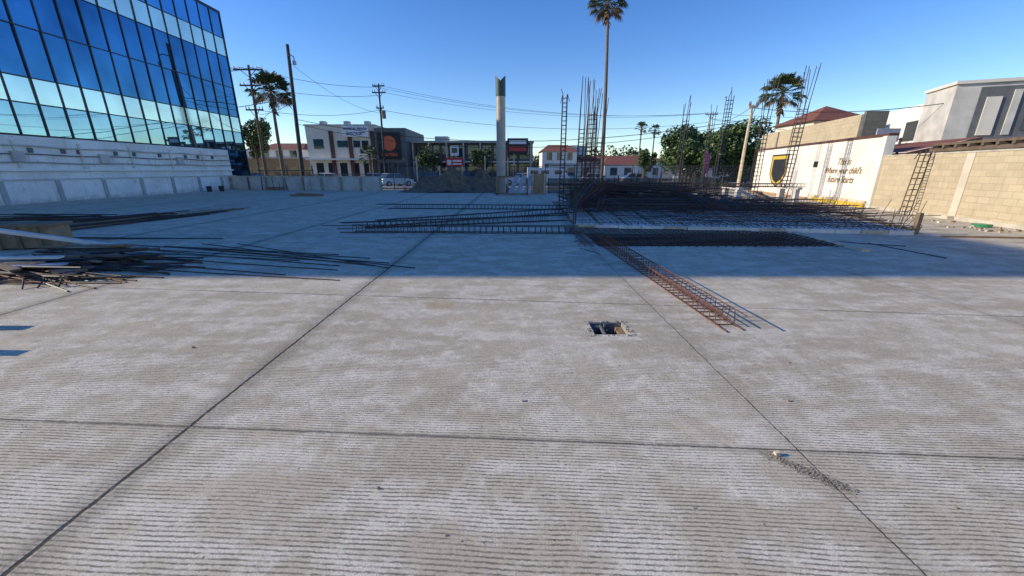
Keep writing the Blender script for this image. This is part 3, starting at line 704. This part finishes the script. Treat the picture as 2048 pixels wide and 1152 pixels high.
for i in range(60): k.bb(-15+i*.3,-14.97+i*.3,61.82,61.85,2.9,3.8,'iron')
k.bb(-15.1,3.1,61.8,61.87,3.8,3.86,'iron'); k.bb(-12,-10,64,66,5.8,6.6,'steel'); k.build('shopping_arcade',(-6,66,0))
k=MB(); k.bb(-9.7,-7.1,59.3,59.45,2.0,3.3,'red'); k.bb(-9.5,-8.9,59.27,59.3,2.3,3.0,'whitel'); k.bb(-8.7,-7.4,59.27,59.3,2.75,3.0,'whitel'); k.bb(-8.7,-7.4,59.27,59.3,2.35,2.55,'whitel')
for x in(-9.4,-7.4): k.bb(x,x+.1,59.35,59.42,-.14,2.0,'iron')
k.build('shop_sign',(-8.4,59.4,0))
k=MB(); k.bb(-.7,2.4,60.9,61.1,4.0,6.1,'black'); k.bb(-.4,2.1,60.87,60.9,5.3,5.8,'whitel'); k.bb(-.4,2.1,60.87,60.9,4.3,4.9,'red'); k.bb(.75,.95,60.95,61.05,-.3,4.0,'iron'); k.build('shop_sign',(.9,61,0))
k=MB(); k.bb(-9,-7.8,59.6,59.7,3.6,5.0,'whitel'); k.bb(-8.8,-8.0,59.57,59.6,4.0,4.7,'cark'); k.bb(-8.45,-8.35,59.62,59.68,-.14,3.6,'iron'); k.build('shop_sign',(-8.4,59.6,0))
def house(x0,x1,y0,h,wall,roof='gable',rh=1.2,name='tile_roof_house',dep=8):
    k=MB(); k.bb(x0,x1,y0,y0+dep,-.3,h,wall)
    if roof=='gable':
        e=.4; A=(x0-e,y0-e,h);Bq=(x1+e,y0-e,h);Cq=(x1+e,y0+dep+e,h);D=(x0-e,y0+dep+e,h);m0=(x0+rh,y0+dep/2,h+rh);m1=(x1-rh,y0+dep/2,h+rh)
        k.face([A,Bq,m1,m0],'tile');k.face([Bq,Cq,m1],'tile');k.face([Cq,D,m0,m1],'tile');k.face([D,A,m0],'tile')
    else: k.bb(x0-.1,x1+.1,y0-.1,y0+dep,h,h+.25,'greyl')
    n=max(1,int((x1-x0)/2.2)); winrow(k,x0+.4,x1-.4,n,y0,.7,2.0,.5)
    if h>4.5: winrow(k,x0+.4,x1-.4,n,y0,3.5,4.8,.5)
    k.build(name,((x0+x1)/2,y0,0))
house(5.8,12.5,78,5.0,'wpaint','gable',1.4); house(11,16,88,6.3,'skyb','flat',name='apartment_building'); house(17,23,74,2.6,'wpaint','gable',1.3)
house(6,13.5,66,2.4,'wpaint2','flat',name='low_shop_building'); house(14,30,80,3.2,'wpaint','gable',1.2); house(24,40,95,4.0,'wpaint2','flat',name='low_shop_building')
house(-46,-30.6,64,3.3,'ply','flat',name='low_shop_building'); house(-62,-40,82,5.4,'wpaint','flat',name='low_shop_building'); house(-44,-36,70,5.0,'wpaint','gable',1.2)
house(40,60,80,5,'wpaint2','gable',1.5); house(30,44,62,3.0,'wpaint2','gable',1.4); house(-80,-64,70,6,'wpaint2','flat',name='low_shop_building'); house(62,80,70,6,'greyst','flat',name='low_shop_building')
house(40,52,24,4.2,'wpaint2','gable',1.5); house(56,70,36,4.6,'ply','flat',name='low_shop_building'); house(38,50,6,4.4,'wpaint','gable',1.4); house(60,76,14,5.0,'greyst','flat',name='low_shop_building')  # unseen houses added to darken the lower reflections in the glass building
# ---------------------------------------------------------------- vehicles
def car(x,y,rz,k,kind='car',z=-.27):
    mb=MB(); mb.T=Matrix.Translation((x,y,z))@Matrix.Rotation(rz,4,'Z')
    def ext(prof,w0,w1,mat,z0=None,z1=None):
        zs=[p[1] for p in prof]; a,b=min(zs),max(zs); n=len(prof); P=[]
        for sgn in(-1,1):
            for px,pz in prof: P.append((px,sgn*(w0+(w1-w0)*((pz-a)/(b-a)))/2,pz))
        mb.add(P,[tuple(range(n)),tuple(range(n,2*n))[::-1]]+[(i,n+i,n+(i+1)%n,(i+1)%n) for i in range(n)],mat)
    if kind=='car':
        ext([(-2.15,.3),(2.15,.3),(2.2,.55),(2.1,.78),(1.2,.92),(-1.5,.98),(-2.1,.9),(-2.2,.55)],1.75,1.68,k)
        ext([(-1.75,.95),(1.15,.9),(.35,1.42),(-1.15,1.45)],1.62,1.25,'win'); ext([(-1.25,1.43),(.45,1.40),(.3,1.48),(-1.1,1.50)],1.30,1.22,k)
        for px in(-.45,): mb.box((px,0,1.18),(.09,1.56,.5),k)
        W=(-1.35,1.35); r=.32
    elif kind=='suv':
        ext([(-2.25,.35),(2.25,.35),(2.3,.7),(2.2,.98),(1.2,1.1),(-2.25,1.15),(-2.3,.7)],1.85,1.78,k)
        ext([(-2.2,1.12),(1.25,1.08),(.55,1.66),(-2.05,1.7)],1.72,1.4,'win'); ext([(-2.1,1.68),(.6,1.64),(.45,1.74),(-2.0,1.77)],1.46,1.38,k)
        for px in(-.5,-1.5): mb.box((px,0,1.38),(.1,1.66,.6),k)
        W=(-1.4,1.4); r=.36
    else:
        ext([(-2.8,.35),(2.7,.35),(2.8,.9),(2.5,1.15),(1.9,1.95),(1.5,2.15),(-2.75,2.2),(-2.8,1.0)],1.95,1.85,k)
        mb.box((1.2,0,1.6),(.9,1.93,.5),'win'); mb.box((2.2,0,1.55),(.25,1.6,.55),'win',Matrix.Rotation(.6,3,'Y'))
        for px in(-1.9,-.5): mb.box((px,0,1.6),(1.0,1.92,.45),'win')
        W=(-1.7,1.8); r=.36
    for px in W:
        for sy in(-.84,.84): mb.tube((px,sy-.11,r),(px,sy+.11,r),r,'tyre',n=16,cap=True); mb.tube((px,sy-.12,r),(px,sy+.12,r),r*.55,'steel',n=12,cap=True)
    mb.box((2.18,.6,.68),(.06,.35,.14),'whitel'); mb.box((2.18,-.6,.68),(.06,.35,.14),'whitel'); mb.box((-2.19,.65,.75),(.06,.25,.16),'red'); mb.box((-2.19,-.65,.75),(.06,.25,.16),'red')
    mb.build({'car':'parked_car','suv':'parked_suv','van':'parked_van'}[kind],(x,y,z))
car(-17.6,52.5,.15,'cars'); car(-14.0,47.5,.9,'carb'); car(-8.4,54.5,math.pi,'carr','suv'); car(-6.4,53.8,-1.5,'cark','suv'); car(4.8,53,0,'carw','van'); car(23.5,52,0,'cars','suv'); car(-24,53,0,'carw'); car(1.0,54,math.pi,'cars'); car(-11,54.5,0,'cark','suv'); car(11.5,54,0,'carw'); car(28.8,52,math.pi,'cark','suv'); car(-34,53,0,'cark'); car(17,54,0,'carb')
# ---------------------------------------------------------------- fences
def fence(x0,x1,y,h,gap=2.6,net=False,name='chain_link_fence',z0=-.3):
    k=MB(); x=x0
    while x<=x1+.01: k.tube((x,y,z0),(x,y,h+.05),.035,'iron',n=6); x+=gap
    k.tube((x0,y,h),(x1,y,h),.025,'iron'); k.tube((x0,y,z0+.1),(x1,y,z0+.1),.02,'iron')
    k.face([(x0,y+.01,z0),(x1,y+.01,z0),(x1,y+.01,h),(x0,y+.01,h)],'greennet' if net else 'linkm'); k.build(name,(x0,y,z0))
fence(-10.2,2.6,34.5,1.9); fence(3,15,36,2.0); fence(15.6,34,38,2.0); fence(2.6,15,28.6,1.0,gap=1.6,net=True,name='shade_net_fence'); fence(-24,-10.5,41,1.2)
k=MB()
for i in range(5): k.bb(-8+i*1.9,-7.9+i*1.9,33.6,33.7,-.3,1.9+R(0,.8),'woodl')
k.build('wooden_fence_posts',(-4,33.6,0))
k=MB(); k.tube((19.0,40,-.3),(19.0,40,3.4),.03,'iron'); k.face([(19.02,40,1.0),(19.5,40,1.3),(19.55,40,2.9),(19.2,40,3.4),(19.02,40,3.4)],'pink'); k.build('feather_flag',(19,40,0))
k=MB()
for i in range(16): k.beam((-23.5+R(0,4),37+R(-.5,.5),R(0,.9)),(-20.5+R(0,3),37+R(-.6,.6),R(.1,1.2)),.1,.08,random.choice(['wood','polew','iron','ply']))
for x in(-23,-20.5,-18.2): k.bb(x,x+.1,36.5,36.6,-.3,2.0,'wood')
k.bb(-23.1,-18,36.5,36.55,1.5,1.6,'wood'); k.build('timber_scaffold',(-21,37,0))
# ---------------------------------------------------------------- utility poles & wires
def pole(x,y,h,r,k='polew',arms=((.4,1.4),),lean=(0,0),name='utility_pole',base=-.3):
    mb=MB(); T=Vector((x+lean[0],y+lean[1],h)); Bq=Vector((x,y,base)); mb.tube(Bq,T,r,k,r1=r*.65,n=10,cap=True)
    for dz,hw in arms:
        c=Bq.lerp(T,1-dz/(h-base)); mb.box(c+Vector((0,-r,0)),(hw*2,.12,.14),k)
        for f in(-.95,-.6,.6,.95): mb.tube(c+Vector((hw*f,-r,.07)),c+Vector((hw*f,-r,.35)),.06,'insul',r1=.03,n=8,cap=True)
        mb.beam(c+Vector((-hw*.55,-r,0)),c+Vector((0,-r,-.7)),.05,.05,k); mb.beam(c+Vector((hw*.55,-r,0)),c+Vector((0,-r,-.7)),.05,.05,k)
    mb.build(name,(x,y,base)); return T
pole(-27.0,44,11.8,.17,arms=((.45,1.5),(1.9,1.1),(4.2,.9)),lean=(.2,0)); pole(-19.9,38,12.0,.2,k='poled',arms=(),lean=(.45,0)); pole(-18,57,12.6,.16,k='poled',arms=((.3,.8),(1.1,.9),(3.0,.5)),lean=(.2,0)); pole(17.6,31,6.2,.13,k='woodl',arms=((.15,.35),),lean=(.1,0)); pole(28.5,60,9.5,.14,k='woodl',arms=((.3,.9),))
k=MB(); k.tube((-17.4,56.8,8.3),(-17.4,56.8,9.3),.28,'dgrey',n=12,cap=True); k.build('pole_transformer',(-17.4,56.8,8.8))
k=MB(); k.poly([(-19.5,37.8,11.0),(-19.1,37.6,11.1),(-18.8,37.5,10.9),(-18.8,37.5,10.6)],.04,'iron'); k.tube((-18.8,37.5,10.6),(-18.8,37.5,10.3),.15,'steel',n=10,cap=True); k.build('street_lamp',(-19,37.6,11))
w=MB()
def wire(a,b,sag=.8,r=.022):
    a=Vector(a);b=Vector(b); pts=[a.lerp(b,i/20)+Vector((0,0,-4*sag*(i/20)*(1-i/20))) for i in range(21)]; w.poly(pts,r,'wire',n=4)
for o in(-1.3,-.5,.5,1.3): wire((-26.8+o,44,11.6),(-60+o,47,11.4)); 
wire((-26.8,44,11.5),(-17.9,57,12.2),.5);wire((-26.8,44,9.9),(-17.9,57,11.2),.5);wire((-26.6,44,7.6),(-17.9,57,9.4),.6);wire((-26.6,44,7.2),(-19.6,38,7.6),.3)
for o,z in((-.7,12.3),(.7,12.3),(.5,11.6)): wire((-17.9+o,57,z),(28.5+o,60,9.4),1.6,.016)
wire((-17.8,57,9.4),(28.5,60,8.2),1.6,.022); wire((-19.6,38,6.0),(17.6,31,5.2),1.7,.022); wire((-19.6,38,5.6),(17.6,31,5.0),1.9,.02); wire((-19.5,38,10.6),(-17.9,57,9),.8,.016)
wire((28.5,60,9.4),(70,62,10.5),1); wire((28.5,60,8.6),(70,62,9.5),1); wire((17.6,31,6),(28.5,60,9),.8,.02); wire((-19.5,38,9),(-24.5,37.5,5),.6,.02); wire((17.6,31,6),(24.5,23.5,5.2),.4,.02)
wire((-60,47,8),(-19.6,38,7.8),1.2,.03)
w.build('power_lines')
# ---------------------------------------------------------------- light, sky, camera
EL=math.radians(22)
wd=bpy.data.worlds.new('World'); sc.world=wd; wd.use_nodes=True; nt=wd.node_tree; bg=nt.nodes['Background']
sk=nt.nodes.new('ShaderNodeTexSky'); sk.sky_type='NISHITA'; sk.sun_disc=False; sk.sun_elevation=EL; sk.sun_rotation=math.radians(-90); sk.air_density=1.0; sk.dust_density=.0; sk.ozone_density=3.0
hs=nt.nodes.new('ShaderNodeHueSaturation'); hs.inputs['Hue'].default_value=.516; hs.inputs['Saturation'].default_value=1.28; hs.inputs['Value'].default_value=1.3
nt.links.new(sk.outputs[0],hs.inputs['Color']); nt.links.new(hs.outputs[0],bg.inputs[0]); bg.inputs[1].default_value=.15
L=bpy.data.lights.new('sun','SUN'); L.energy=5; L.angle=math.radians(.5); L.color=(1,.88,.68)
lo=bpy.data.objects.new('sun',L); sc.collection.objects.link(lo); lo.rotation_euler=Vector((math.cos(EL),-.01,-math.sin(EL))).to_track_quat('-Z','Y').to_euler()
cam=bpy.data.cameras.new('camera'); co=bpy.data.objects.new('camera',cam); sc.collection.objects.link(co)
cam.lens=13.52; cam.sensor_width=36; cam.clip_end=3000; cam.clip_start=.05
co.location=(0,0,1.6); co.rotation_euler=(math.radians(90-17.06),0,0); sc.camera=co
sc.view_settings.view_transform='Standard'; sc.view_settings.look='None'; sc.view_settings.exposure=0
